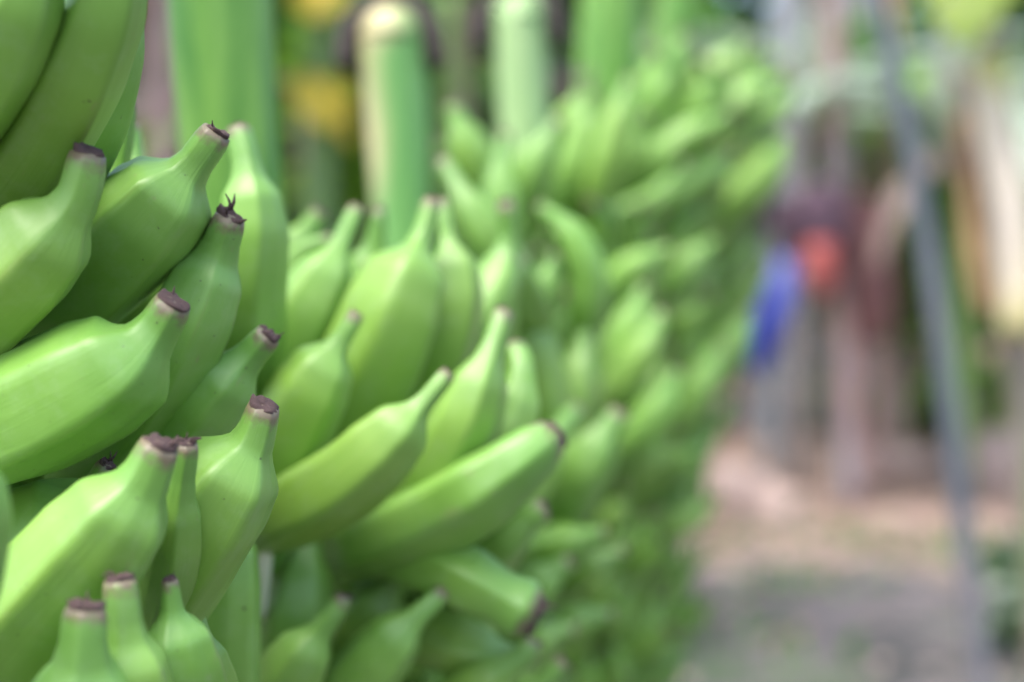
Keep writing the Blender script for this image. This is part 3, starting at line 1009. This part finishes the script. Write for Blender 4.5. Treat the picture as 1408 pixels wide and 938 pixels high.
# leaning pole
pth, _ = spline([at(1150, -260, 2.9), at(1207, 0, 2.9), at(1250, 200, 2.9), at(1284, 400, 2.9), at(1314, 640, 2.9), at(1350, 938, 2.9), at(1375, 1180, 2.9)], 50)
v, f = tube(pth, lambda q: .0165 + .003 * q, 16, Vector((1, 0, 0)), .06, 5)
tag(mesh_obj('leaning_pole', v, f, POLE), 'slim blue grey pole leaning across the right side of the picture', 'pole')


# ------------------------------------------------------------------ stones and litter on the dirt
def stone(px, py, w, h, label, seed, mat=STONE, d=None):
    d = d or on_ground(px, py)
    c = at(px, py, d)
    c.z = gz(c.x, c.y)
    import bmesh
    bm = bmesh.new()
    bmesh.ops.create_icosphere(bm, subdivisions=4, radius=1)
    for vv in bm.verts:
        n = noise.noise(vv.co * 1.1 + Vector((seed, seed * 2, 0))) * .28 + noise.noise(vv.co * 3 + Vector((seed, 0, 0))) * .07
        vv.co *= 1 + n
        vv.co.x *= w
        vv.co.y *= w * .8
        vv.co.z = vv.co.z * h + h * .55
    me = bpy.data.meshes.new('stone')
    bm.to_mesh(me)
    bm.free()
    me.polygons.foreach_set('use_smooth', [True] * len(me.polygons))
    me.materials.append(mat)
    o = bpy.data.objects.new('stone', me)
    o.location = c
    C.objects.link(o)
    tag(o, label, 'stone', 'pale stones on the dirt')


stone(1008, 716, .13, .20, 'tallest pale pink stone on the dirt touching the row end', 1.3)
stone(1062, 716, .12, .13, 'lower pinkish stone just right of the tallest stone', 4.1)
stone(1338, 560, .16, .16, 'pale stone right of the leaning pole above the green weeds', 7.7, d=12)
stone(1228, 560, .17, .13, 'pale stone left of the leaning pole above the green weeds', 9.2, d=12)
stone(1372, 640, .22, .20, 'broad pale stone at the right edge of the picture', 12.5, d=9.5)
stone(1230, 660, .24, .12, 'low flat pale stone beside the foot of the pinkish trunk', 15.0, d=9.8)

V, F = [], []
rl_ = random.Random(9)


def litter_leaf(x, y, s):
    z = gz(x, y) + rl_.uniform(.01, .05)
    a = rl_.uniform(0, 6.28)
    c, s_ = math.cos(a), math.sin(a)
    L_, W_ = s, s * rl_.uniform(.2, .4)
    o = len(V)
    row = []
    for i in range(5):
        f = i / 4 - .5
        wd = W_ * (1 - (2 * f) ** 2) ** .5 if abs(f) < .5 else .004
        cz = z + .12 * s * (1 - 4 * f * f) * rl_.uniform(.3, 1)
        for q in (-1, 0, 1):
            px, py = f * L_, q * wd * .5
            V.append((x + px * c - py * s_, y + px * s_ + py * c, cz + (0.03 * s if q else 0)))
    for i in range(4):
        for q in range(2):
            k = o + i * 3 + q
            F.append((k, k + 1, k + 4, k + 3))


for _ in range(700):
    y = rl_.uniform(6.8, 13)
    x = rl_.uniform(.5, 5.5) * y / 9
    litter_leaf(x, y, rl_.uniform(.08, .28))
for _ in range(160):
    y = rl_.uniform(3.5, 7)
    x = rl_.uniform(.1, 3.0)
    litter_leaf(x, y, rl_.uniform(.05, .14))
tag(mesh_obj('leaf_litter', V, F, LITTER), 'dry pale leaf litter scattered over the dirt', 'leaf litter', None, 'stuff')


V, F = [], []
rg = random.Random(19)
for _ in range(11):
    cy = rg.uniform(4.6, 8.5)
    cx = rg.uniform(.18, .62) * cy * .55 + rg.uniform(-.2, .3)
    for _ in range(45):
        x, y = rg.gauss(cx, .13), rg.gauss(cy, .16)
        z = gz(x, y)
        a, hh, ww = rg.uniform(0, 6.28), rg.uniform(.02, .09), rg.uniform(.008, .022)
        dx, dy = math.cos(a), math.sin(a)
        o = len(V)
        V += [(x - dy * ww, y + dx * ww, z - .01), (x + dy * ww, y - dx * ww, z - .01), (x + dx * hh * .9, y + dy * hh * .9, z + hh)]
        F.append((o, o + 1, o + 2))
tag(mesh_obj('ground_weeds', V, F, LEAF, None, None, False), 'thin green weeds growing in patches on the dirt', 'weeds', None, 'stuff')

# ------------------------------------------------------------------ weeds and shrubs (leaf-clump plants)
def shrub(px, py, d, w, h, n, ls, mats, label, seed, name='shrub', cat='shrub', base_h=0.0):
    rng = random.Random(seed)
    x = (px - 704) / FPX * d
    z0 = gz(x, d)
    root = empty(name, (x, d, z0))
    tag(root, label, cat)
    # stems
    SV, SF = [], []
    for k in range(7):
        a = rng.uniform(0, 6.28)
        tp = Vector((x + math.cos(a) * w * .6, d + math.sin(a) * w * .5, z0 + h * rng.uniform(.6, .95)))
        p, _ = spline([Vector((x, d, z0 - .02)), Vector((x, d, z0)).lerp(tp, .5) + Vector((0, 0, h * .1)), tp], 8)
        v, f = tube(p, lambda q: (.010 + .012 * h) * (1 - .75 * q), 6, Vector((1, 0, 0)))
        o = len(SV)
        SV += v
        SF += [tuple(i + o for i in ff) for ff in f]
    keep_world(mesh_obj('stem', SV, SF, STEM), root)
    lobes = [(Vector((rng.uniform(-.7, .7) * w, rng.uniform(-.6, .6) * w, base_h + rng.uniform(.25, .95) * (h - base_h))), rng.uniform(.25, .5)) for _ in range(9)]
    for mi, m in enumerate(mats):
        LV, LF = [], []
        for _ in range(n // len(mats)):
            c, r = lobes[rng.randrange(len(lobes))]
            while True:
                q = Vector((rng.uniform(-1, 1), rng.uniform(-1, 1), rng.uniform(-1, 1)))
                if q.length < 1:
                    break
            p = Vector((x, d, z0)) + c + Vector((q.x * w * r, q.y * w * r, q.z * h * r * .6))
            if p.z < z0 + .02:
                p.z = z0 + rng.uniform(.02, .1)
            ax = Vector((rng.gauss(0, 1), rng.gauss(0, 1), rng.gauss(.2, .5))).normalized()
            sd = ax.cross(Vector((rng.gauss(0, .4), rng.gauss(0, .4), 1))).normalized()
            nm = ax.cross(sd)
            L_, W_ = ls * rng.uniform(.6, 1.3), ls * rng.uniform(.22, .4)
            o = len(LV)
            LV += [p, p + ax * L_ * .45 + sd * W_ + nm * W_ * .2, p + ax * L_, p + ax * L_ * .45 - sd * W_ + nm * W_ * .2]
            LF += [(o, o + 1, o + 2), (o, o + 2, o + 3)]
        keep_world(mesh_obj('foliage', LV, LF, m), root)
    return root


shrub(1250, 0, 11.3, .42, .42, 900, .13, [LEAF, LEAF_L], 'low green weed patch left of the leaning pole', 21, 'weed_clump', 'weeds')
shrub(1325, 0, 11.0, .26, .50, 700, .13, [LEAF_L, LEAF], 'green weed clump right of the leaning pole', 22, 'weed_clump', 'weeds')
shrub(1420, 0, 4.6, .17, .30, 700, .09, [LEAF, LEAF_D, LEAF_P], 'small green plant in the bottom right corner', 23, 'weed_clump', 'weeds')

# background plants along the far slope
lab_far = ['tall banana plant far back above the row end', 'banana plant far back behind the blue bag', 'banana plant far back between the pinkish trunk and the leaning pole',
           'banana plant far back just left of the leaning pole', 'banana plant far back just right of the leaning pole', 'banana plant far back at the right edge',
           'banana plant far back behind the yellowing leaves', 'banana plant far back behind the second pale stalk', 'banana plant far back at the left edge']
for (px, d, hh, mm), lb in zip([(960, 13, 2.6, STEM_GREY), (1040, 11.5, 2.3, STEM_GREY), (1200, 12.5, 2.2, STEM_PINK), (1232, 14.5, 2.6, STEM_GREY), (1300, 13, 2.2, STEM),
                                (1395, 11.5, 2.2, STEM_PINK), (480, 8, 2.2, STEM_GREEN), (660, 9, 2.3, STEM_GREEN), (120, 8, 2.2, STEM_GREY)], lab_far):
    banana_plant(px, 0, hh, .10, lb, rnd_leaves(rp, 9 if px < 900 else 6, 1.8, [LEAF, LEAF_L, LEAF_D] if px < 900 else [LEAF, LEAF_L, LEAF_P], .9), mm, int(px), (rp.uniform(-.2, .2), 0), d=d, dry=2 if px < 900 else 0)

for (px, d, hh, mm, ml), lb in zip([(1100, 10.6, 2.5, STEM_GREY, [LEAF_P, LEAF_P, LEAF]), (1205, 9.6, 2.2, STEM_PINK, [LEAF, LEAF_P, LEAF_L]), (1318, 8.6, 2.15, STEM_GREEN, [LEAF, LEAF_P, LEAF_P])],
                             ['leafy banana plant whose leaves arch over the blue bag', 'leafy banana plant whose leaves arch over the maroon bundle', 'leafy banana plant arching behind the leaning pole']):
    banana_plant(px, 0, hh, .05, lb, rnd_leaves(rp, 8, 1.3, ml, .85), mm, int(px) + 5, (0, 0), d=d, dry=1)

shrub(1235, 0, 10.0, .42, 2.0, 900, .17, [LEAF_L, LEAF], 'tall leafy green bush right behind the leaning pole', 41, base_h=.85)
shrub(1120, 0, 11.5, .50, 2.4, 900, .18, [LEAF, LEAF_L], 'tall leafy green bush behind the pinkish trunk', 42, base_h=1.0)
shrub(1330, 0, 9.0, .28, 1.75, 700, .15, [LEAF_L, LEAF], 'tall leafy green bush between the leaning pole and the dried sheaths', 43, base_h=.75)

lab_sh = ['bushy green shrub behind the first thick stalk', 'bright green shrub below the yellowing leaves', 'dark green shrub behind the two pale stalks', 'broad shrub behind the row end',
          'light green shrub behind the hanging cloths', 'green shrub behind the leaning pole', 'tall shrub at the right behind the dried sheaths', 'big dark shrub far left']
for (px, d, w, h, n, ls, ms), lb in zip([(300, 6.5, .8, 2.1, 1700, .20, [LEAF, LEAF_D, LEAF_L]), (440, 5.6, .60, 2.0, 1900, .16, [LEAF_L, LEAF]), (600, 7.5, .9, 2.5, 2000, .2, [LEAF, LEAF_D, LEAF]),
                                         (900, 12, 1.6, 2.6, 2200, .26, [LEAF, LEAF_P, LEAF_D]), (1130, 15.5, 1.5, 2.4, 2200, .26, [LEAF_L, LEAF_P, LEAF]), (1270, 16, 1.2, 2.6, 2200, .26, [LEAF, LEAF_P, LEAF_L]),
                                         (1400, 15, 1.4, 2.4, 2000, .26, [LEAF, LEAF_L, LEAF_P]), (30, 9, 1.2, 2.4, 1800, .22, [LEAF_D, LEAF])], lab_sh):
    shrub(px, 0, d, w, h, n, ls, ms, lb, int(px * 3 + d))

# far wood closing the view: one mass of leaves
rw = random.Random(55)
V, F = [], []
for _ in range(26000):
    a = rw.uniform(-.75, .75)
    dist = rw.uniform(20, 27)
    x, y = math.sin(a) * dist * 1.0, math.cos(a) * dist
    hgt = 6.5 + 2.5 * noise.noise(Vector((x * .25, y * .25, 0)))
    zz = gz(x, y) + rw.random() ** .8 * hgt
    if noise.noise(Vector((x * .55, y * .55, zz * .55))) < -.32:
        continue
    p = Vector((x, y, zz))
    ax = Vector((rw.gauss(0, 1), rw.gauss(0, 1), rw.gauss(-.3, .6))).normalized()
    sd = ax.cross(Vector((rw.gauss(0, .5), rw.gauss(0, .5), 1))).normalized()
    L_, W_ = rw.uniform(.35, .8), rw.uniform(.10, .22)
    o = len(V)
    V += [p, p + ax * L_ * .45 + sd * W_, p + ax * L_, p + ax * L_ * .45 - sd * W_]
    F += [(o, o + 1, o + 2), (o, o + 2, o + 3)]
WOOD = blotchy('far_wood_leaves', (0.05, 0.12, 0.035), (0.13, 0.25, 0.08), .8, .6, (0.22, 0.30, 0.18), .35)
tag(mesh_obj('far_wood', V, F, WOOD), 'pale green wood closing the view beyond the plantation', 'wood', None, 'stuff')

# ================================================================== LIGHT, SKY, CAMERA
w = bpy.data.worlds.new('World')
S.world = w
w.use_nodes = True
nt = w.node_tree
sky = nt.nodes.new('ShaderNodeTexSky')
sky.sky_type = 'NISHITA'
sky.sun_disc = False
EL, AZ = R(64), R(-70)       # sun high on the left, a little behind the camera
sky.sun_elevation = EL
sky.sun_rotation = R(250)
sky.air_density = 1.0
sky.dust_density = 4.0
nt.links.new(sky.outputs[0], nt.nodes['Background'].inputs[0])
nt.nodes['Background'].inputs[1].default_value = 0.115
ld = bpy.data.lights.new('sun', 'SUN')
ld.energy = 1.35
ld.angle = R(42)
ld.color = (1.0, .975, .94)
lo = bpy.data.objects.new('sun', ld)
C.objects.link(lo)
sd = Vector((-math.cos(EL) * math.cos(R(50)), -math.cos(EL) * math.sin(R(50)), math.sin(EL)))   # towards the sun
lo.rotation_euler = sd.to_track_quat('Z', 'Y').to_euler()
# Nishita: rotation 0 = +Y, clockwise seen from above
sky.sun_rotation = math.atan2(sd.x, sd.y) % (2 * math.pi)

cd = bpy.data.cameras.new('camera')
cd.sensor_width = 22.3
cd.lens = 35.0
cd.clip_start = .02
cd.clip_end = 300
cd.dof.use_dof = True
cd.dof.focus_distance = .675
cd.dof.aperture_fstop = 1.85
cd.dof.aperture_blades = 0
co = bpy.data.objects.new('camera', cd)
co.location = (0, 0, H)
co.rotation_euler = (R(90), 0, 0)
C.objects.link(co)
S.camera = co

vs = S.view_settings
vs.view_transform = 'Standard'
vs.look = 'None'
vs.exposure = 2.0
vs.gamma = 1
S.cycles.use_denoising = True
S.cycles.max_bounces = 8
S.cycles.sample_clamp_indirect = 8
